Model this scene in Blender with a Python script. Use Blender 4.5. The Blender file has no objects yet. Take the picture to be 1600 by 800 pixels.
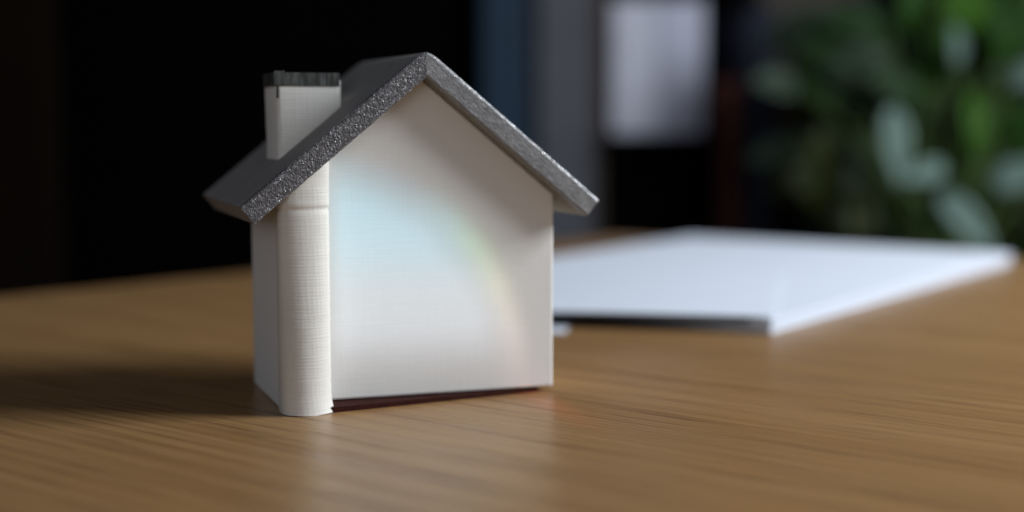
import bpy, bmesh, math, random
from mathutils import Vector, Matrix, noise

random.seed(11)
scene = bpy.context.scene
COL = scene.collection
R = math.radians

# ------------------------------------------------------------------ camera
cam_d = bpy.data.cameras.new('camera')
cam = bpy.data.objects.new('camera', cam_d)
COL.objects.link(cam)
cam.location = (0, 0, 0.07607)
cam.rotation_euler = (R(90) - 0.09629, 0, 0)
cam_d.sensor_width = 36
cam_d.lens = 2207.2 / 1600 * 36
cam_d.clip_start = 0.01
cam_d.clip_end = 50
cam_d.dof.use_dof = True
cam_d.dof.focus_distance = 0.358
cam_d.dof.aperture_fstop = 4.3
scene.camera = cam

# ------------------------------------------------------------------ light
world = bpy.data.worlds.new('World')
scene.world = world
world.use_nodes = True
world.node_tree.nodes['Background'].inputs['Color'].default_value = (0.62, 0.70, 0.85, 1)
world.node_tree.nodes['Background'].inputs['Strength'].default_value = 0.165

scene.view_settings.view_transform = 'Standard'
scene.view_settings.look = 'None'
scene.view_settings.exposure = 0.0
scene.view_settings.gamma = 1.0
scene.view_settings.use_curve_mapping = False
scene.render.engine = 'CYCLES'
scene.cycles.use_denoising = True
scene.cycles.max_bounces = 8


def area_lamp(name, loc, target, sx, sy, power, color):
    d = bpy.data.lights.new(name, 'AREA')
    d.shape = 'RECTANGLE'
    d.size, d.size_y = sx, sy
    d.energy = power
    d.color = color
    o = bpy.data.objects.new(name, d)
    COL.objects.link(o)
    o.location = loc
    o.rotation_euler = (Vector(target) - Vector(loc)).to_track_quat('-Z', 'Y').to_euler()
    return o


# window daylight from the right, an added weak fill lamp low in front
area_lamp('window_light', (0.84, 0.44, 0.50), (0.0, 0.45, 0.0), 0.42, 0.42, 16, (0.90, 0.955, 1.0))
area_lamp('front_fill', (-0.18, -0.68, 0.28), (-0.03, 0.38, 0.04), 0.8, 0.4, 1.35, (1.0, 0.98, 0.95))

# house frame: front-left bottom corner, u along the front, v to the back
YAW = 0.35164
HO = Vector((-0.0607, 0.36571, 0.0))
U = Vector((math.cos(YAW), math.sin(YAW), 0))
V = Vector((-math.sin(YAW), math.cos(YAW), 0))
W, D = 0.077, 0.0407
HE, T, TN = 0.0555, 0.0057, 0.822
OF, OB, OS = 0.0068, 0.0195, 0.0072


# ------------------------------------------------------------------ node helpers
class NT:
    def __init__(self, tree):
        self.t = tree

    def n(self, typ, **kw):
        nd = self.t.nodes.new(typ)
        for k, v in kw.items():
            setattr(nd, k, v)
        return nd

    def l(self, a, b):
        self.t.links.new(a, b)

    def m(self, op, a, b=None, c=None, clamp=False):
        nd = self.n('ShaderNodeMath', operation=op)
        nd.use_clamp = clamp
        for i, x in enumerate((a, b, c)):
            if x is None:
                continue
            if isinstance(x, (int, float)):
                nd.inputs[i].default_value = x
            else:
                self.l(x, nd.inputs[i])
        return nd.outputs[0]

    def smooth(self, x, a, b, to0=0.0, to1=1.0):
        nd = self.n('ShaderNodeMapRange', interpolation_type='SMOOTHSTEP')
        self.l(x, nd.inputs[0])
        nd.inputs[1].default_value, nd.inputs[2].default_value = a, b
        nd.inputs[3].default_value, nd.inputs[4].default_value = to0, to1
        return nd.outputs[0]

    def ramp(self, x, stops, interp='LINEAR'):
        nd = self.n('ShaderNodeValToRGB')
        cr = nd.color_ramp
        cr.interpolation = interp
        while len(cr.elements) < len(stops):
            cr.elements.new(0.5)
        for e, (p, c) in zip(cr.elements, stops):
            e.position = p
            e.color = (*c, 1)
        if x is not None:
            self.l(x, nd.inputs[0])
        return nd.outputs[0]

    def mixc(self, fac, a, b, mode='MIX'):
        nd = self.n('ShaderNodeMix', data_type='RGBA', blend_type=mode)
        for sock, x in ((nd.inputs[0], fac), (nd.inputs[6], a), (nd.inputs[7], b)):
            if isinstance(x, (int, float)):
                sock.default_value = x
            elif isinstance(x, tuple):
                sock.default_value = (*x, 1)
            else:
                self.l(x, sock)
        return nd.outputs[2]

    def noise(self, vec, scale, detail=4, rough=0.55):
        nd = self.n('ShaderNodeTexNoise')
        self.l(vec, nd.inputs['Vector'])
        nd.inputs['Scale'].default_value = scale
        nd.inputs['Detail'].default_value = detail
        nd.inputs['Roughness'].default_value = rough
        return nd.outputs[0]

    def map(self, vec, scale=(1, 1, 1), rot=(0, 0, 0)):
        nd = self.n('ShaderNodeMapping')
        self.l(vec, nd.inputs[0])
        nd.inputs['Rotation'].default_value = rot
        nd.inputs['Scale'].default_value = scale
        return nd.outputs[0]

    def bump(self, h, dist, strength=1.0):
        nd = self.n('ShaderNodeBump')
        self.l(h, nd.inputs['Height'])
        nd.inputs['Distance'].default_value = dist
        nd.inputs['Strength'].default_value = strength
        return nd.outputs[0]


def material(name, rough=0.6, spec=0.5, metal=0.0):
    m = bpy.data.materials.new(name)
    m.use_nodes = True
    g = NT(m.node_tree)
    b = m.node_tree.nodes['Principled BSDF']
    b.inputs['Roughness'].default_value = rough
    b.inputs['Specular IOR Level'].default_value = spec
    b.inputs['Metallic'].default_value = metal
    tc = g.n('ShaderNodeTexCoord').outputs['Object']
    return m, g, b, tc


def plain(name, col, rough=0.6, spec=0.4, vary=0.15, scale=30):
    m, g, b, tc = material(name, rough, spec)
    nz = g.noise(tc, scale)
    c = g.ramp(nz, [(0.3, tuple(x * (1 - vary) for x in col)), (0.7, tuple(min(1, x * (1 + vary)) for x in col))])
    g.l(c, b.inputs['Base Color'])
    g.l(g.bump(nz, 0.0006, 0.4), b.inputs['Normal'])
    return m


# ---- oak veneer: grain along local X of the mapped frame
def mat_oak():
    m, g, b, tc = material('oak_veneer', 0.34, 0.24)
    ang = R(52)                      # grain runs back-left
    rot = (0, 0, -(math.pi / 2 + ang))
    v = g.map(tc, (1, 1, 1), rot)
    warp = g.noise(g.map(v, (3, 9, 1)), 1.0, 3)
    sep = g.n('ShaderNodeSeparateXYZ')
    g.l(v, sep.inputs[0])
    com = g.n('ShaderNodeCombineXYZ')
    g.l(sep.outputs[0], com.inputs[0])
    g.l(g.m('ADD', sep.outputs[1], g.m('MULTIPLY', warp, 0.012)), com.inputs[1])
    wv = com.outputs[0]
    broad = g.noise(g.map(wv, (1.6, 42, 1)), 1.0, 4, 0.6)
    mid = g.noise(g.map(wv, (6, 560, 1)), 1.0, 4, 0.65)
    pores = g.noise(g.map(wv, (24, 2000, 1)), 1.0, 3, 0.6)
    dash = g.smooth(pores, 0.49, 0.64)
    gate = g.smooth(g.noise(g.map(wv, (7, 260, 1)), 1.0, 2), 0.42, 0.62)
    dash = g.m('MULTIPLY', dash, gate)
    c = g.ramp(broad, [(0.25, (0.222, 0.114, 0.043)), (0.5, (0.256, 0.138, 0.056)), (0.75, (0.293, 0.163, 0.070))])
    c = g.mixc(g.smooth(mid, 0.35, 0.7, 0.0, 0.45), c, (0.36, 0.215, 0.095))
    c = g.mixc(g.m('MULTIPLY', dash, 0.78), c, (0.075, 0.035, 0.014))
    g.l(c, b.inputs['Base Color'])
    h = g.m('SUBTRACT', g.m('MULTIPLY', mid, 0.5), dash)
    g.l(g.bump(h, 0.00012, 0.5), b.inputs['Normal'])
    g.l(g.smooth(mid, 0.3, 0.75, 0.26, 0.40), b.inputs['Roughness'])
    return m


# ---- woven off-white cloth / card
def mat_cloth(name, base, pu, pz, depth, mott=0.06, rough=0.62, thr=0.3):
    """pu, pz thread pitch along local x and z in metres."""
    m, g, b, tc = material(name, rough, 0.35)
    sep = g.n('ShaderNodeSeparateXYZ')
    wob = g.noise(g.map(tc, (90, 90, 90)), 1.0, 2)
    g.l(tc, sep.inputs[0])
    xx = g.m('ADD', sep.outputs[0], sep.outputs[1])
    xx = g.m('ADD', xx, g.m('MULTIPLY', wob, 0.0012))
    zz = g.m('ADD', sep.outputs[2], g.m('MULTIPLY', wob, 0.0012))
    sx = g.m('SINE', g.m('MULTIPLY', xx, 2 * math.pi / pu))
    sz = g.m('SINE', g.m('MULTIPLY', zz, 2 * math.pi / pz))
    slub_z = g.noise(g.map(tc, (70, 70, 1400)), 1.0, 3)
    slub_x = g.noise(g.map(tc, (1100, 1100, 60)), 1.0, 3)
    h = g.m('ADD', g.m('MULTIPLY', sx, 0.06), g.m('MULTIPLY', sz, 0.16))
    h = g.m('ADD', h, g.m('MULTIPLY', slub_z, 1.8))
    h = g.m('ADD', h, g.m('MULTIPLY', slub_x, 1.1))
    g.l(g.bump(h, depth, 0.7), b.inputs['Normal'])
    big = g.noise(tc, 55, 4)
    dark = tuple(x * (1 - 2 * mott) for x in base)
    c = g.ramp(big, [(0.3, dark), (0.7, base)])
    c = g.mixc(g.smooth(slub_z, 0.35, 0.62, thr, 0.0), c, tuple(x * 0.78 for x in base))
    c = g.mixc(g.smooth(slub_x, 0.35, 0.6, thr * 0.6, 0.0), c, tuple(x * 0.8 for x in base))
    g.l(c, b.inputs['Base Color'])
    return m


# ---- grey sparkly granular coat
def mat_glitter(name, stretch):
    m, g, b, tc = material(name, 0.45, 0.45, 0.15)
    v = tc if not stretch else g.map(g.map(tc, (1, 1, 1), (0, -math.atan(TN), 0)), (0.30, 1, 1.2))
    vo = g.n('ShaderNodeTexVoronoi')
    g.l(v, vo.inputs['Vector'])
    vo.inputs['Scale'].default_value = 2000 if not stretch else 2600
    sp = g.n('ShaderNodeSeparateColor')
    g.l(vo.outputs['Color'], sp.inputs[0])
    if stretch:
        stops = [(0.0, (0.17, 0.17, 0.175)), (0.5, (0.22, 0.22, 0.23)), (1.0, (0.29, 0.295, 0.305))]
    else:
        stops = [(0.0, (0.075, 0.073, 0.08)), (0.6, (0.115, 0.112, 0.122)), (0.88, (0.19, 0.187, 0.205)), (1.0, (0.34, 0.345, 0.38))]  # palest cells put the glints into the granule colour
    c = g.ramp(sp.outputs[0], stops)
    big = g.noise(tc, 260, 3)
    c = g.mixc(g.smooth(big, 0.4, 0.7, 0.0, 0.25), c, (0.09, 0.09, 0.095))
    g.l(c, b.inputs['Base Color'])
    g.l(g.smooth(sp.outputs[1], 0.0, 1.0, 0.18, 0.6), b.inputs['Roughness'])
    h = g.m('ADD', g.m('MULTIPLY', vo.outputs['Distance'], -1.0), g.m('MULTIPLY', big, 0.6))
    g.l(g.bump(h, 0.0002 if not stretch else 0.00012, 0.8), b.inputs['Normal'])
    return m


def mat_roof():
    m, g, b, tc = material('dark_roof_felt', 0.72, 0.35)
    v = g.map(tc, (1, 1, 1), (0, 0, 0))
    st = g.noise(g.map(v, (160, 900, 160)), 1.0, 4)
    gr = g.noise(v, 1800, 2)
    c = g.ramp(st, [(0.3, (0.15, 0.141, 0.134)), (0.7, (0.25, 0.238, 0.227))])
    g.l(c, b.inputs['Base Color'])
    g.l(g.bump(g.m('ADD', st, g.m('MULTIPLY', gr, 0.5)), 0.0004, 0.6), b.inputs['Normal'])
    return m


def mat_under():
    m, g, b, tc = material('grey_brown_soffit', 0.7, 0.3)
    st = g.noise(g.map(tc, (300, 900, 300)), 1.0, 4)
    c = g.ramp(st, [(0.3, (0.16, 0.145, 0.12)), (0.7, (0.25, 0.23, 0.19))])
    g.l(c, b.inputs['Base Color'])
    g.l(g.bump(st, 0.0003, 0.5), b.inputs['Normal'])
    return m


def mat_film():
    m, g, b, tc = material('smoky_plastic_film', 0.22, 0.6)
    st = g.noise(g.map(tc, (900, 900, 120), (0, R(14), 0)), 1.0, 3)
    c = g.ramp(st, [(0.42, (0.035, 0.036, 0.034)), (0.6, (0.075, 0.078, 0.074)), (0.85, (0.26, 0.27, 0.26))])
    g.l(c, b.inputs['Base Color'])
    g.l(g.bump(st, 0.0005, 0.5), b.inputs['Normal'])
    return m


def mat_paper():
    m, g, b, tc = material('white_paper', 0.75, 0.25)
    nz = g.noise(tc, 400, 2)
    c = g.ramp(nz, [(0.3, (0.60, 0.645, 0.73)), (0.7, (0.66, 0.70, 0.78))])
    g.l(c, b.inputs['Base Color'])
    return m


def mat_leaf(name, lo, hi, rough=0.5):
    m, g, b, tc = material(name, rough, 0.2)
    nz = g.noise(tc, 22, 3)
    c = g.ramp(nz, [(0.3, lo), (0.7, hi)])
    g.l(c, b.inputs['Base Color'])
    g.l(g.bump(nz, 0.003, 0.3), b.inputs['Normal'])
    return m


M = dict(
    oak=mat_oak(),
    wall=mat_cloth('white_canvas_wall', (0.74, 0.73, 0.71), 0.0011, 0.0010, 0.00003, 0.015, 0.62, 0.09),
    stack=mat_cloth('cream_woven_wrap', (0.68, 0.655, 0.605), 0.0015, 0.00085, 0.00006, 0.05, 0.5, 0.12),
    chim=mat_cloth('ivory_woven_wrap', (0.78, 0.775, 0.74), 0.0012, 0.0009, 0.00006, 0.04, 0.5, 0.15),
    glit=mat_glitter('grey_granule_coat', False),
    brush=mat_glitter('brushed_grey_coat', True),
    roof=mat_roof(), under=mat_under(), film=mat_film(), paper=mat_paper(),
    base=plain('dark_red_gap_shade', (0.030, 0.007, 0.0045), 0.8, 0.1, 0.3, 600),
    black=plain('near_black', (0.012, 0.013, 0.018), 0.5, 0.4, 0.2, 200),
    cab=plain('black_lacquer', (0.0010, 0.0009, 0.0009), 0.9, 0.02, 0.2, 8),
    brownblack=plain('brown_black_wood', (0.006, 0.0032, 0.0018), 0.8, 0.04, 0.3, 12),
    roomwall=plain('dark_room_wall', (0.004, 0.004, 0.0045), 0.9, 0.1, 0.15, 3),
    floor=plain('dark_carpet', (0.02, 0.018, 0.016), 0.95, 0.1, 0.3, 40),
    blue=plain('navy_blue_board', (0.008, 0.027, 0.052), 0.55, 0.3, 0.15, 20),
    grey=plain('grey_board', (0.075, 0.078, 0.094), 0.6, 0.3, 0.12, 20),
    white=plain('lilac_white_board', (0.52, 0.53, 0.62), 0.6, 0.3, 0.06, 18),
    white2=plain('cool_white_board', (0.46, 0.475, 0.58), 0.6, 0.3, 0.06, 18),
    kraft=plain('kraft_card', (0.13, 0.095, 0.07), 0.8, 0.2, 0.12, 25),
    red=plain('dark_red_cloth', (0.075, 0.020, 0.013), 0.7, 0.2, 0.25, 30),
    navy=plain('ink_navy_cloth', (0.012, 0.015, 0.03), 0.7, 0.2, 0.25, 30),
    taupe=plain('taupe_card', (0.075, 0.064, 0.055), 0.8, 0.2, 0.15, 15),
    metal=plain('dull_metal', (0.35, 0.35, 0.35), 0.35, 0.5, 0.1, 80),
    pot=plain('charcoal_pot', (0.05, 0.05, 0.052), 0.6, 0.3, 0.2, 30),
    soil=plain('dark_soil', (0.02, 0.013, 0.008), 0.95, 0.1, 0.5, 120),
    leaf_dark=mat_leaf('dark_green_leaf', (0.005, 0.017, 0.003), (0.011, 0.036, 0.006)),
    leaf_mid=mat_leaf('mid_green_leaf', (0.010, 0.036, 0.004), (0.022, 0.068, 0.007)),
    leaf_bright=mat_leaf('bright_green_leaf', (0.026, 0.08, 0.006), (0.05, 0.14, 0.010)),
    leaf_olive=mat_leaf('olive_green_leaf', (0.013, 0.019, 0.003), (0.026, 0.034, 0.005)),
    leaf_sheen=mat_leaf('green_leaf_sheen', (0.12, 0.18, 0.155), (0.18, 0.26, 0.23)),  # window sheen put into the leaf colour
    leaf_dull=mat_leaf('dull_green_leaf', (0.02, 0.036, 0.022), (0.034, 0.056, 0.036)),
    stem=mat_leaf('green_stem', (0.03, 0.06, 0.012), (0.05, 0.09, 0.02)),
)


# ------------------------------------------------------------------ mesh helpers
def obj(name, verts, faces, mat, parent=None, smooth=False, bevel=0, seg=2, mats=None, fmat=None):
    me = bpy.data.meshes.new(name)
    me.from_pydata([tuple(v) for v in verts], [], faces)
    bm = bmesh.new()
    bm.from_mesh(me)
    bmesh.ops.recalc_face_normals(bm, faces=bm.faces)
    bm.to_mesh(me)
    bm.free()
    for mm in ([mat] if mats is None else mats):
        me.materials.append(M[mm])
    if fmat:
        for p, k in zip(me.polygons, fmat):
            p.material_index = k
    if smooth:
        me.polygons.foreach_set('use_smooth', [True] * len(me.polygons))
    o = bpy.data.objects.new(name, me)
    COL.objects.link(o)
    o.parent = parent
    if bevel:
        b = o.modifiers.new('bevel', 'BEVEL')
        b.width, b.segments, b.limit_method, b.angle_limit = bevel, seg, 'ANGLE', R(35)
    return o


BOXF = [(0, 1, 2, 3), (4, 5, 6, 7), (0, 1, 5, 4), (1, 2, 6, 5), (2, 3, 7, 6), (3, 0, 4, 7)]


def box(name, x0, x1, y0, y1, z0, z1, mat, parent=None, bevel=0.0):
    vs = [(x0, y0, z0), (x1, y0, z0), (x1, y1, z0), (x0, y1, z0), (x0, y0, z1), (x1, y0, z1), (x1, y1, z1), (x0, y1, z1)]
    return obj(name, vs, BOXF, mat, parent, bevel=bevel)


def extrude(name, poly, axis_d0, axis_d1, mat, parent=None, **kw):
    """poly in (x,z), extruded along y from d0 to d1"""
    n = len(poly)
    vs = [(x, axis_d0, z) for x, z in poly] + [(x, axis_d1, z) for x, z in poly]
    fs = [tuple(range(n)), tuple(range(n, 2 * n))] + [(i, (i + 1) % n, n + (i + 1) % n, n + i) for i in range(n)]
    return obj(name, vs, fs, mat, parent, **kw)


def empty(name, loc, rz=0.0):
    o = bpy.data.objects.new(name, None)
    o.empty_display_size = 0.02
    COL.objects.link(o)
    o.location = loc
    o.rotation_euler = (0, 0, rz)
    return o


def tag(o, label, cat, group=None):
    o['label'] = label
    o['category'] = cat
    if group:
        o['group'] = group
    return o


# ------------------------------------------------------------------ setting
GZ = -0.74
o = box('floor', -2.5, 2.5, -1.5, 2.2, GZ - 0.05, GZ, 'floor')
o['kind'] = 'structure'
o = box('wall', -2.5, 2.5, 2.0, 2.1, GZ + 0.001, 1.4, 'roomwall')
o['kind'] = 'structure'

# ------------------------------------------------------------------ desk
desk = tag(empty('desk', (0, 0, GZ)), 'light oak desk with fine dark grain under the model house', 'desk')
E0, ED = Vector((-0.1316, 0.7042)), Vector((0.68, 0.733)).normalized()
EN = Vector((-ED.y, ED.x))          # towards the far side
c1, c2 = E0 - ED * 0.62, E0 + ED * 0.293
EW = Vector((0.817, -0.577)) * 0.95
c3, c4 = c2 + EW, c1 + EW
top = [c1, c2, c3, c4]
TZ = -GZ
vs = [(p.x, p.y, TZ - 0.024) for p in top] + [(p.x, p.y, TZ) for p in top]
obj('desk_top', vs, BOXF, 'oak', desk, bevel=0.0015)
ctr = (c1 + c2 + c3 + c4) / 4
for p in top:
    q = p + (ctr - p) * 0.12
    vs = [(q.x + dx, q.y + dy, z) for z in (0, TZ - 0.0235) for dx, dy in ((-.025, -.025), (.025, -.025), (.025, .025), (-.025, .025))]
    obj('leg', vs, BOXF, 'oak', desk, bevel=0.002)

# ------------------------------------------------------------------ model house
house = tag(empty('model_house', HO, YAW), 'small white model house with grey glittery roof trim and a chimney', 'model house')
und = lambda s: HE + TN * min(s, W - s)
APEX = und(W / 2)
CS = 1 / math.sqrt(1 + TN * TN)
VT = T / CS

# walls: one folded card body; the front hem is lifted a little off the desk
body = [(0, 0), (0.006, 0), (0.0075, 0.0017), (W - 0.0015, 0.0014), (W, 0.0012), (W, HE), (W / 2, APEX), (0, HE)]
n = len(body)
vs = [(x, 0, z) for x, z in body] + [(x, D, 0 if z < 0.002 else z) for x, z in body]
fs = [tuple(range(n)), tuple(range(n, 2 * n))] + [(i, (i + 1) % n, n + (i + 1) % n, n + i) for i in range(n)]
obj('wall', vs, fs, 'wall', house, bevel=0.0006)
# added dark red slab, askew, standing in for the shaded gap under the front
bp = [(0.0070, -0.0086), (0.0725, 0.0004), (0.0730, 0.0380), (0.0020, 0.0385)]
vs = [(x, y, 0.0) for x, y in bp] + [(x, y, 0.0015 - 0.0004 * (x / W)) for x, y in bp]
obj('gap_shade_pad', vs, BOXF, 'base', house)


# roof panels, mitred and softly rounded at the ridge
def roof_profile(side, nseg=14, inset=0.0):
    """list of (lower, upper) points from the eave to the ridge for one side, side -1 left, +1 right"""
    out = []
    lo0 = Vector((-OS, und(-OS)))
    up0 = lo0 + Vector((-TN * CS * T, CS * T))
    lo1, up1 = Vector((W / 2, APEX)), Vector((W / 2, APEX + VT))
    for i in range(nseg + 1):
        t = i / nseg
        t = 1 - (1 - t) ** 1.0
        lo, up = lo0.lerp(lo1, t), up0.lerp(up1, t)
        dist = W / 2 - up.x
        r = 0.0036
        if dist < r:
            up = Vector((up.x, up.y - 0.0009 * (1 - dist / r) ** 2))
        if side > 0:
            lo, up = Vector((W - lo.x, lo.y)), Vector((W - up.x, up.y))
        out.append((lo, up))
    return out


TRIM = 0.0020
for side in (-1, 1):
    pr = roof_profile(side, 26)
    poly = [tuple(a) for a, b in pr] + [tuple(b) for a, b in reversed(pr)]
    k = len(pr)
    nn = len(poly)
    d0, d1 = -OF + TRIM, D + OB
    vs = [(x, d0, z) for x, z in poly] + [(x, d1, z) for x, z in poly]
    fs, fm = [], []
    for i in range(k - 1):
        a, b, c, d = i, i + 1, nn - 2 - i, nn - 1 - i
        fs += [(a, b, c, d), (nn + a, nn + b, nn + c, nn + d), (a, b, nn + b, nn + a), (d, c, nn + c, nn + d)]
        fm += [0, 0, 1, 0]
    fs += [(0, nn - 1, 2 * nn - 1, nn)]
    fm += [0]
    panel = obj('roof_panel', vs, fs, None, house, mats=['roof', 'under'], fmat=fm)
    panel['label'] = 'dark grey felted slope of the roof'
    # granular trim: a real rough front face
    NTT, NW = 230, 20
    pr = roof_profile(side, NTT)
    vs, fs = [], []
    for i, (lo, up) in enumerate(pr):
        for j in range(NW + 1):
            p = lo.lerp(up, j / NW)
            q = Vector((p.x * 1500 + 7 * side, p.y * 1500, 3.1))
            if side > 0:
                al = (p.x * CS - p.y * CS * TN) * 130
                ac = (p.x * CS * TN + p.y * CS) * 900
                q = Vector((al, ac, 5.0))
            h = noise.noise(q) * 0.6 + noise.noise(q * 2.1) * 0.4
            edge = min(j, NW - j) / NW
            rnd = -0.00035 * max(0, 1 - edge / 0.12) ** 2
            amp = 0.00016 if side < 0 else 0.00005
            jit = noise.noise(Vector((p.x * 500, p.y * 500, 9.0))) * 0.00012 if j in (0, NW) else 0
            vs.append((p.x, -OF - h * amp - rnd, p.y + jit))
    F = (NW + 1)
    for i in range(NTT):
        for j in range(NW):
            a = i * F + j
            fs.append((a, a + 1, a + F + 1, a + F))
    nf = len(vs)
    for i, (lo, up) in enumerate(pr):                 # back loops, overlap into the panel
        vs += [(lo.x, -OF + TRIM + 0.0001, lo.y), (up.x, -OF + TRIM + 0.0001, up.y)]
    for i in range(NTT):
        fs.append((i * F, (i + 1) * F, nf + 2 * i + 2, nf + 2 * i))
        fs.append((i * F + NW, (i + 1) * F + NW, nf + 2 * i + 3, nf + 2 * i + 1))
    for j in range(NW):
        fs.append((j, j + 1, nf + 1 if j == NW - 1 else nf, nf) if False else (j, j + 1, nf + 1) if j >= NW // 2 else (j, j + 1, nf))
    fs.append((NW // 2, nf, nf + 1))
    tr = obj('gable_trim', vs, fs, 'glit' if side < 0 else 'brush', house)
    tr['label'] = ('dark sparkling granular trim on the chimney side of the roof' if side < 0
                   else 'paler brushed grey trim on the roof side away from the chimney')

# chimney above the roof
chx0, chx1, chd0, chd1, chz = 0.0030, 0.0197, 0.0135, 0.0320, 0.0882
rt = lambda s: HE + VT + TN * s
cr = 0.0011


def chimney_loop(z, grow=0.0, taper=0.0):
    x0, x1, y0, y1 = chx0 - grow - taper, chx1 + grow, chd0 - grow, chd1 + grow
    pts = []
    for cx_, cy_, a0 in ((x0 + cr, y0 + cr, 180), (x1 - cr * .5, y0 + cr * .5, 270), (x1 - cr * .5, y1 - cr * .5, 0), (x0 + cr, y1 - cr, 90)):
        rr = cr if cx_ < 0.01 else cr * .5
        for k in range(5):
            a = R(a0 + 90 * k / 4)
            pts.append((cx_ + rr * math.cos(a), cy_ + rr * math.sin(a), z))
    return pts


def tube(name, loops, mat, parent, cap_top=True, cap_bot=True, smooth=True):
    n_ = len(loops[0])
    vs = [p for lp in loops for p in lp]
    fs = []
    for i in range(len(loops) - 1):
        for k in range(n_):
            a, b = i * n_ + k, i * n_ + (k + 1) % n_
            fs.append((a, b, b + n_, a + n_))
    if cap_bot:
        fs.append(tuple(range(n_)))
    if cap_top:
        fs.append(tuple(range(len(vs) - n_, len(vs))))
    return obj(name, vs, fs, mat, parent, smooth=smooth)


NZ = 16
loops = []
for i in range(NZ + 1):
    t = i / NZ
    z = 0.0600 + (chz - 0.0600) * t
    lp = chimney_loop(z, 0.0, 0.0006 * max(0, (t - 0.4)))
    loops.append([(x + 0.00010 * noise.noise(Vector((x * 300, y * 300, zz * 260))), y, zz) for x, y, zz in lp])
inner = [[(chx0 + chx1) / 2 + (x - (chx0 + chx1) / 2) * 0.88, (chd0 + chd1) / 2 + (y - (chd0 + chd1) / 2) * 0.85, chz] for x, y, z in loops[-1]]
inner2 = [(x, y, chz - 0.006) for x, y, z in inner]
chim = tube('chimney', loops + [inner, inner2], 'chim', house)
sm = chim.modifiers.new('edge', 'EDGE_SPLIT')
sm.split_angle = R(40)
tube('chimney_cap', [chimney_loop(0.0850, 0.00022, .0006), chimney_loop(chz + 0.0004, 0.00022, .0006)], 'film', chim, False, False)
# folded corner of the film and the slit beside it
box('cap_fold', chx0 - 0.0009, chx0 + 0.0018, chd0 - 0.0005, chd0 + 0.0002, 0.0852, chz + 0.0008, 'film', chim, 0.0001)
box('slit', chx0 - 0.0002, chx0 + 0.00015, chd0 - 0.00025, chd0 + 0.0012, 0.0818, 0.0851, 'black', chim)
# flap of cloth standing proud at the back corner
box('seam_flap', chx1 - 0.0001, chx1 + 0.0005, chd0 + 0.0002, chd0 + 0.0012, 0.0768, 0.0866, 'chim', chim, 0.0001)

# chimney breast running down the front corner to the desk
prof = [(-0.0004, 0.0010), (-0.0006, -0.0020), (-0.0005, -0.0055), (0.0004, -0.0078), (0.0022, -0.0093), (0.0045, -0.0101),
        (0.0070, -0.0100), (0.0092, -0.0092), (0.0110, -0.0078), (0.0121, -0.0060), (0.0124, -0.0040), (0.0124, 0.0010)]


def breast_loop(z, grow=0.0):
    t = z / 0.060
    lean = 1.0 - 0.47 * min(1, t)
    flare = 0.0007 * max(0, 1 - z / 0.006) ** 2
    out = []
    for i, (x, y) in enumerate(prof):
        xx = x + (0.0006 * t if x > 0.006 else 0)
        yy = y * lean if y < 0 else y
        if y < 0:
            yy -= flare * 0.5 + grow
            w = 0.00012 * noise.noise(Vector((x * 400, 2.0, z * 220)))
            yy += w
            if x > 0.010:
                xx += flare * 1.3 + grow
            if x < 0:
                xx -= grow
        out.append((xx, yy, z))
    return out


zs = [0.0] + [0.0012 + i * (0.0522 - 0.0012) / 40 for i in range(41)]
lo_l = [breast_loop(z) for z in zs]
lo_l[0] = [(x, y, 0.0002 * (0.5 + 0.5 * math.sin(x * 700))) if y < -0.003 else (x, y, 0) for x, y, z in lo_l[0]]
loops = lo_l + [breast_loop(0.0528, -0.00016), breast_loop(0.0533, -0.00016)] + [breast_loop(0.0536 + i * 0.001, 0.00005) for i in range(18)]
loops = [[(x, y, min(z, und(x) + VT * 0.4)) for x, y, z in lp] for lp in loops]
cb = tube('chimney_breast', loops, 'stack', house)
es = cb.modifiers.new('edge', 'EDGE_SPLIT')
es.split_angle = R(50)
cb['label'] = 'cream woven column wrapped down the front corner'

# ------------------------------------------------------------------ papers behind the house
PN = Vector((0.0921, 0.4968))
e1 = Vector((0.57, 0.822)).normalized()
e2 = Vector((-e1.y, e1.x))
pk = tag(empty('paper_stack', (PN.x, PN.y, 0), math.atan2(e1.y, e1.x)),
         'thick stack of white sheets, its long cut edge catching the window light', 'paper')
NS = 13
for i in range(NS):
    z0 = 0.0003 + i * 0.00040
    vs, fs = [], []
    nx, ny = 14, 3
    ox, oy = random.uniform(-.0007, .0007), random.uniform(-.0005, .0005)
    for lay in (0, 1):
        for ix in range(nx + 1):
            for iy in range(ny + 1):
                x, y = 0.302 * ix / nx, 0.190 * iy / ny
                lift = 0.0004 * (i / NS) ** 1.2 * max(0, (x - 0.05) / 0.28) ** 1.6
                vs.append((x + ox, y + oy, z0 + lift + 0.00034 * lay))
    K = (nx + 1) * (ny + 1)
    for ix in range(nx):
        for iy in range(ny):
            a = ix * (ny + 1) + iy
            q = (a, a + 1, a + ny + 2, a + ny + 1)
            fs += [q, tuple(K + v for v in q)]
    rim = [ix * (ny + 1) for ix in range(nx + 1)] + [nx * (ny + 1) + iy for iy in range(1, ny + 1)] + \
          [ix * (ny + 1) + ny for ix in range(nx - 1, -1, -1)] + [iy for iy in range(ny - 1, 0, -1)]
    for a, b in zip(rim, rim[1:] + rim[:1]):
        fs.append((a, b, K + b, K + a))
    obj('sheet', vs, fs, 'paper', pk)

g1 = Vector((0.21, 0.978)).normalized()
g2 = Vector((-g1.y, g1.x))
bk = tag(empty('booklet', (PN.x, PN.y, 0.0057), math.atan2(g1.y, g1.x)),
         'white booklet laid askew on the paper stack, a black slab added as shade below', 'booklet')
nx = 10


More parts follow.
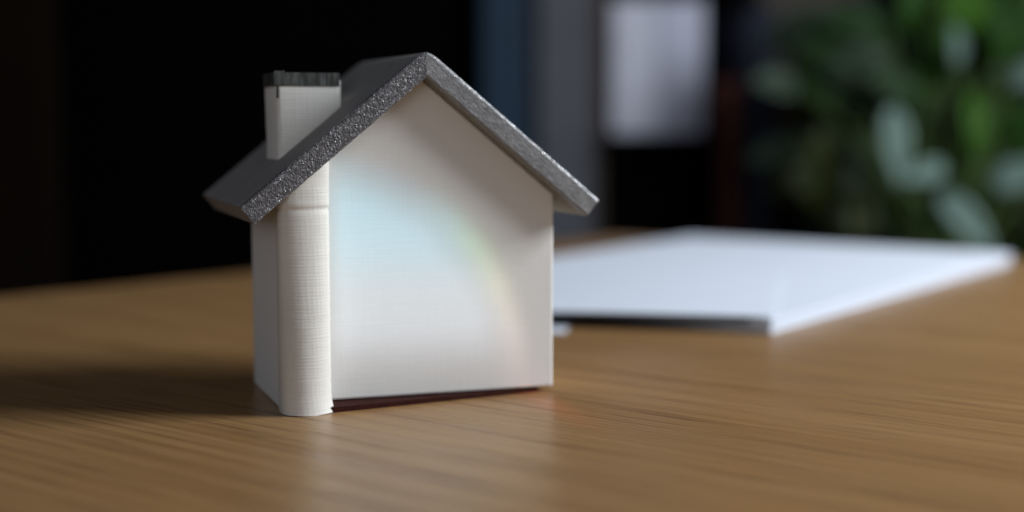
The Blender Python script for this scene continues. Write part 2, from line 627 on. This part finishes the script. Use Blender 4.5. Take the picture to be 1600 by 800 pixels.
def slab(name, x1, y1, z0, z1, mat, parent, sag, yo=0.0):
    vs, fs = [], []
    for lay in (z0, z1):
        for iy in range(nx + 1):
            y = y1 * iy / nx
            s = -sag * max(0, (y - 0.03) / (y1 - 0.03)) ** 2
            vs += [(0.002, y + yo, lay + s), (x1, y + yo, lay + s)]
    K = 2 * (nx + 1)
    for i in range(nx):
        a = 2 * i
        fs += [(a, a + 1, a + 3, a + 2), (K + a, K + a + 1, K + a + 3, K + a + 2), (a, a + 2, K + a + 2, K + a), (a + 1, a + 3, K + a + 3, K + a + 1)]
    fs += [(0, 1, K + 1, K), (2 * nx, 2 * nx + 1, K + 2 * nx + 1, K + 2 * nx)]
    return obj(name, vs, fs, mat, parent)


slab('shade_slab', 0.150, 0.110, -0.0018, 0.0002, 'black', bk, 0.0012, 0.008)  # added black slab standing in for shade beneath the booklet edge
slab('pages', 0.149, 0.119, 0.00021, 0.0005, 'paper', bk, 0.0012)
# a loose sheet on the desk under the booklet
vs = [(-0.035, 0.502, 0.0003), (0.019, 0.499, 0.0003), (0.036, 0.640, 0.0003), (-0.02, 0.648, 0.0003)]
vs = [(x, y, 0.0001) for x, y, z in vs] + vs
tag(obj('loose_sheet', vs, BOXF, 'paper'), 'loose white sheet flat on the desk under the booklet', 'paper')

# ------------------------------------------------------------------ dark furniture behind
SZ = -0.16                                       # sideboard top
cabt = tag(empty('tall_cabinet', (-0.55, 1.45, GZ)), 'tall black cabinet filling the dark behind the chimney', 'cabinet')
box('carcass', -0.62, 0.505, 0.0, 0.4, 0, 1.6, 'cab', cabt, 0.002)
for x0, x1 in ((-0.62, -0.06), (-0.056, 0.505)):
    dr = box('door', x0, x1, -0.02, 0.0005, 0.03, 1.598, 'cab', cabt, 0.002)
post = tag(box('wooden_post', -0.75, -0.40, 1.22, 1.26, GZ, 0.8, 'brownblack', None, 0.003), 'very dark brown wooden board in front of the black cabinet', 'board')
sb = tag(empty('sideboard', (0.45, 1.5, GZ)), 'low dark sideboard carrying the binders and the plant', 'sideboard')
box('body', -0.49, 0.6, -0.40, 0.35, 0.02, SZ - GZ - 0.02, 'cab', sb, 0.002)
box('top', -0.492, 0.602, -0.405, 0.352, SZ - GZ - 0.02, SZ - GZ, 'brownblack', sb, 0.002)


def binder(x0, x1, y, h, mat, label, d=0.28):
    b = tag(empty('ring_binder', ((x0 + x1) / 2, y, SZ)), label, 'binder', 'binders on the sideboard')
    w = (x1 - x0) / 2
    t = 0.003
    box('spine', -w, w, 0, t, 0, h, mat, b, 0.001)
    for s in (-1, 1):
        a0, a1 = sorted((s * w, s * (w - t)))
        box('cover', a0, a1, t, d, 0, h, mat, b, 0.001)
    box('pages', -w + t + .001, w - t - .001, t + .004, d - .01, 0.004, h - 0.02, 'paper', b)
    lp = []
    for rr in (0.007, 0.0105):
        lp.append([(rr * math.cos(R(k * 18)), -0.0012, 0.07 + rr * math.sin(R(k * 18))) for k in range(20)])
    vs = lp[0] + lp[1] + [(x, 0.001, z) for x, y_, z in lp[0]] + [(x, 0.001, z) for x, y_, z in lp[1]]
    fs = []
    for k in range(20):
        k2 = (k + 1) % 20
        fs += [(k, k2, 20 + k2, 20 + k), (k, k2, 40 + k2, 40 + k), (20 + k, 20 + k2, 60 + k2, 60 + k)]
    obj('finger_ring', vs, fs, 'metal', b)
    return b


binder(-0.028, 0.021, 1.40, 0.40, 'blue', 'dark blue ring binder standing beside the black cabinet')
binder(0.026, 0.083, 1.39, 0.41, 'grey', 'grey ring binder between the blue binder and the white box')

lb = tag(empty('storage_box', (0.1425, 1.38, SZ)), 'black storage box under the two white file boxes', 'box')
box('box_body', -0.0535, 0.0535, 0, 0.28, 0, 0.203, 'cab', lb, 0.002)
box('lid', -0.0536, 0.0536, -0.002, 0.282, 0.198, 0.221, 'cab', lb, 0.002)
for x0, x1, mt, lab in ((0.0970, 0.1415, 'white', 'pale lilac white file box on the storage box, beside the brown folder'),
                        (0.1430, 0.1875, 'white2', 'pale lilac white file box on the storage box, beside the dark red book')):
    wb = tag(empty('file_box', ((x0 + x1) / 2, 1.39, SZ + 0.221)), lab, 'file box', 'white file boxes')
    w = (x1 - x0) / 2
    box('box_body', -w, w, 0, 0.26, 0, 0.130, mt, wb, 0.002)
    box('spine_label', -w * .7, w * .7, -0.0008, 0.0004, 0.03, 0.10, mt, wb)
fo = tag(empty('folder', (0.0862, 1.385, SZ)), 'thin brown cardboard folder between the grey binder and the white boxes', 'folder')
box('cover', -0.0018, -0.0010, 0, 0.25, 0, 0.36, 'kraft', fo)
box('cover', 0.0008, 0.0016, 0, 0.25, 0, 0.36, 'kraft', fo)
box('spine', -0.0018, 0.0016, -0.0008, 0.0, 0, 0.36, 'kraft', fo)

bkz = [(0.204, 0.226, 0.275, 'red', 'dark red clothbound book beside the black storage box'),
       (0.230, 0.258, 0.345, 'navy', 'tall ink navy book beside the dark red book')]
for x0, x1, h, mt, lab in bkz:
    b = tag(empty('book', ((x0 + x1) / 2, 1.40, SZ)), lab, 'book', 'books on the sideboard')
    w = (x1 - x0) / 2
    box('spine', -w, w, 0, 0.003, 0, h, mt, b, 0.001)
    box('cover', -w, -w + .003, .003, .2, 0, h, mt, b)
    box('cover', w - .003, w, .003, .2, 0, h, mt, b)
    box('pages', -w + .003, w - .003, .003, .195, .004, h - .004, 'paper', b)
cr_ = tag(empty('crate', (0.335, 1.62, SZ)), 'dark brown wooden crate behind the plant', 'crate')
for k in range(3):
    box('slat', -0.085, 0.085, 0, 0.012, 0.008 + k * 0.098, 0.10 + k * 0.098, 'brownblack', cr_, 0.001)
box('crate_body', -0.085, 0.085, 0.0125, 0.2, 0, 0.30, 'brownblack', cr_, 0.001)
tb = tag(empty('carton', (0.345, 1.625, SZ + 0.30)), 'dull taupe cardboard carton on top of the wooden crate', 'carton')
box('carton_body', -0.062, 0.062, 0, 0.16, 0, 0.15, 'taupe', tb, 0.001)
box('flap', -0.062, 0.062, -0.001, 0.08, 0.1505, 0.1525, 'taupe', tb)

# ------------------------------------------------------------------ plant
PB = Vector((0.37, 1.22, SZ))
plant = tag(empty('potted_plant', PB), 'leafy green plant with window sheen coloured into some leaves, in a dark pot behind the papers', 'plant')
ring = lambda r, z: [(r * math.cos(2 * math.pi * k / 28), r * math.sin(2 * math.pi * k / 28), z) for k in range(28)]
tube('pot', [ring(.055, 0), ring(.075, .10), ring(.078, .104), ring(.078, .112), ring(.070, .112), ring(.068, .095)], 'pot', plant, True)
tube('soil', [ring(.0683, .094), ring(.0683, .0965)], 'soil', plant, smooth=False)


def leaf(base, tip, width, mat, droop=0.0, roll=0.0):
    """a pointed oval leaf with a folded midrib from base to tip (plant space), with its petiole"""
    base, tip = Vector(base), Vector(tip)
    ax = tip - base
    L = ax.length
    ax.normalize()
    side = ax.cross(Vector((0, -1, 0.25)))
    if side.length < 0.05:
        side = Vector((1, 0, 0))
    side.normalize()
    side = Matrix.Rotation(roll, 3, ax) @ side
    nrm = side.cross(ax).normalized()
    n_ = 9
    vs, fs = [], []
    for i in range(n_ + 1):
        t = i / n_
        w = width * 0.5 * (math.sin(math.pi * min(1, t ** 0.75)) ** 0.8) + 0.0004
        c = base + ax * (L * t) + Vector((0, 0, -droop * L * (t * t - t))) + nrm * (0.02 * L * math.sin(5 * t))
        for k in (-1, -0.5, 0, 0.5, 1):
            vs.append(c + side * (w * k) + nrm * (0.30 * w * abs(k) + 0.05 * w * math.sin(9 * t + k)))
    for i in range(n_):
        for k in range(4):
            a = i * 5 + k
            fs.append((a, a + 1, a + 6, a + 5))
    lf = obj('leaf', vs, fs, mat, plant, smooth=True)
    so = lf.modifiers.new('thick', 'SOLIDIFY')
    so.thickness = 0.0008
    # petiole
    root = Vector((random.uniform(-.025, .025), random.uniform(-.025, .025), 0.09))
    mid = root.lerp(base, 0.55) + Vector((0, 0, 0.04))
    pts = []
    for i in range(9):
        t = i / 8
        pts.append(root * (1 - t) ** 2 + mid * 2 * t * (1 - t) + base * t * t)
    loops_ = [[(p.x + 0.0022 * math.cos(R(60 * k)), p.y + 0.0022 * math.sin(R(60 * k)), p.z) for k in range(6)] for p in pts]
    tube('petiole', loops_, 'stem', lf)


# leaves seen clearly: base, tip in plant space (x right, y back, z up from the sideboard), width
shown = [
    ((-0.057, -0.050, 0.248), (-0.054, -0.070, 0.181), 0.022, 'leaf_sheen', 0.0, 0.2),
    ((-0.012, -0.050, 0.196), (-0.052, -0.070, 0.188), 0.018, 'leaf_sheen', 0.1, -0.3),
    ((-0.016, -0.050, 0.176), (0.025, -0.070, 0.126), 0.023, 'leaf_sheen', 0.1, 0.3),
    ((0.025, -0.050, 0.182), (0.067, -0.070, 0.196), 0.026, 'leaf_sheen', 0.2, 0.2),
    ((0.045, -0.030, 0.269), (0.083, -0.050, 0.276), 0.022, 'leaf_sheen', 0.2, 0.5),
    ((0.010, 0.000, 0.281), (0.001, -0.020, 0.314), 0.023, 'leaf_sheen', 0.0, 0.6),
    ((-0.120, 0.020, 0.261), (-0.165, 0.000, 0.268), 0.031, 'leaf_dull', 0.2, 0.3),
    ((-0.030, 0.030, 0.274), (-0.092, 0.010, 0.288), 0.040, 'leaf_dark', 0.2, 0.0),
    ((0.012, 0.020, 0.307), (0.018, 0.000, 0.364), 0.039, 'leaf_bright', 0.0, 0.2),
    ((-0.016, 0.030, 0.308), (-0.027, 0.010, 0.370), 0.034, 'leaf_mid', 0.0, 0.2),
    ((0.026, 0.000, 0.262), (0.024, -0.020, 0.198), 0.031, 'leaf_bright', 0.0, -0.5),
    ((-0.010, 0.020, 0.262), (0.009, 0.000, 0.330), 0.034, 'leaf_mid', 0.0, 0.3),
    ((0.055, 0.030, 0.280), (0.077, 0.010, 0.353), 0.040, 'leaf_mid', 0.0, 0.0),
    ((-0.102, 0.000, 0.151), (-0.109, -0.020, 0.229), 0.039, 'leaf_olive', 0.0, 0.2),
    ((-0.074, -0.020, 0.183), (-0.082, -0.040, 0.134), 0.027, 'leaf_olive', 0.0, 0.2),
    ((-0.013, 0.010, 0.248), (-0.069, -0.010, 0.273), 0.039, 'leaf_dark', 0.2, 0.3),
    ((0.057, 0.020, 0.220), (0.091, 0.000, 0.240), 0.039, 'leaf_mid', 0.2, 0.3),
]
for L_ in shown:
    leaf(*L_)
for i in range(110):
    a = random.uniform(0, 2 * math.pi)
    rr = random.uniform(0.02, 0.10)
    z = random.uniform(0.085, 0.33)
    bx, by = rr * math.cos(a) * 1.4 + 0.012, abs(rr * math.sin(a)) * 0.8 + 0.02
    ln = random.uniform(0.06, 0.10)
    a2 = a + random.uniform(-.6, .6)
    el = random.uniform(-0.7, 0.7)
    if bx + ln * math.cos(a2) < -0.165:
        a2 = math.pi - a2
    leaf((bx, by, z), (bx + ln * math.cos(a2) * math.cos(el), by + 0.5 * ln * math.sin(a2) * math.cos(el), z + ln * math.sin(el)),
         random.uniform(.03, .048), random.choice(['leaf_dark', 'leaf_dark', 'leaf_dark', 'leaf_mid', 'leaf_olive']) if bx > -0.05 else random.choice(['leaf_dark', 'leaf_dull', 'leaf_olive']), random.uniform(0, .3), random.uniform(-.6, .6))


# ------------------------------------------------------------------ added unseen spot, colour nodes draw a rainbow-rimmed patch on the front wall
def gobo_lamp():
    d = bpy.data.lights.new('gobo_spot', 'SPOT')
    dist = 0.90
    d.energy = 25.0
    d.spot_size = R(9)
    d.spot_blend = 0.0
    d.shadow_soft_size = 0.0008
    d.use_nodes = True
    g = NT(d.node_tree)
    em = d.node_tree.nodes['Emission']
    nm = g.n('ShaderNodeTexCoord').outputs['Normal']
    sp = g.n('ShaderNodeSeparateXYZ')
    g.l(nm, sp.inputs[0])
    nz = g.m('ABSOLUTE', sp.outputs[2])
    # millimetres on the wall, from its reference point (40, 40)
    s = g.m('ADD', g.m('MULTIPLY', g.m('DIVIDE', sp.outputs[0], nz), PX * dist * 1000), 40)
    z = g.m('ADD', g.m('MULTIPLY', g.m('DIVIDE', sp.outputs[1], nz), PY * dist * 1000), 40)
    dx, dz = g.m('SUBTRACT', s, 5), g.m('SUBTRACT', z, 5)
    r = g.m('SQRT', g.m('ADD', g.m('MULTIPLY', dx, dx), g.m('MULTIPLY', dz, dz)))
    ang = g.m('ARCTAN2', dz, dx)
    inside = g.smooth(r, 49, 67, 1, 0)
    left = g.smooth(s, 10.5, 18.0, 0, 1)
    base = g.smooth(z, 4, 22, 0.0, 1)
    zf = g.m('DIVIDE', z, 70)
    colr = g.ramp(zf, [(0.10, (0.34, 0.36, 0.43)), (0.42, (0.42, 0.52, 0.60)), (0.62, (0.25, 0.55, 0.70)), (0.88, (0.12, 0.44, 0.60))])
    amt = g.m('MULTIPLY', g.m('MULTIPLY', inside, left), base)
    q = g.m('DIVIDE', g.m('SUBTRACT', r, 61), 4.4)
    ringm = g.m('EXPONENT', g.m('MULTIPLY', g.m('MULTIPLY', q, q), -1))
    af = g.m('ADD', g.m('DIVIDE', ang, 2.0), 0.25)
    ringc = g.ramp(af, [(0.20, (0, 0, 0)), (0.34, (0.24, 0.16, 0.12)), (0.47, (0.25, 0.23, 0.09)), (0.57, (0.12, 0.25, 0.06)), (0.66, (0.04, 0.14, 0.12)), (0.76, (0, 0, 0))])
    a = g.n('ShaderNodeVectorMath', operation='SCALE')
    g.l(colr, a.inputs[0])
    g.l(amt, a.inputs['Scale'])
    b = g.n('ShaderNodeVectorMath', operation='SCALE')
    g.l(ringc, b.inputs[0])
    g.l(ringm, b.inputs['Scale'])
    c = g.n('ShaderNodeVectorMath', operation='ADD')
    g.l(a.outputs[0], c.inputs[0])
    g.l(b.outputs[0], c.inputs[1])
    # red patch added to the lamp pattern, aimed at the desk by the corner
    qr = g.m('DIVIDE', g.m('SUBTRACT', s, 70), 4.5)
    red = g.m('EXPONENT', g.m('MULTIPLY', g.m('MULTIPLY', qr, qr), -1))
    red = g.m('MULTIPLY', red, g.m('MULTIPLY', g.smooth(z, -2.4, -0.7), g.smooth(z, -0.25, 0.0, 1, 0)))
    e = g.n('ShaderNodeVectorMath', operation='MULTIPLY_ADD')
    rc = g.n('ShaderNodeCombineXYZ')
    for i_, k_ in enumerate((10.0, 1.6, 1.0)):
        g.l(g.m('MULTIPLY', red, k_), rc.inputs[i_])
    e.inputs[1].default_value = (1, 1, 1)
    g.l(rc.outputs[0], e.inputs[0])
    g.l(c.outputs[0], e.inputs[2])
    g.l(e.outputs[0], em.inputs['Color'])
    o = bpy.data.objects.new('gobo_spot', d)
    COL.objects.link(o)
    o.matrix_world = Matrix.Translation(HO + U * 0.040 - V * dist + Vector((0, 0, 0.040))) @ Matrix(
        ((U.x, 0, -V.x), (U.y, 0, -V.y), (0, 1, 0))).to_4x4()
    return o


PX, PY = 1, 1
gobo_lamp()
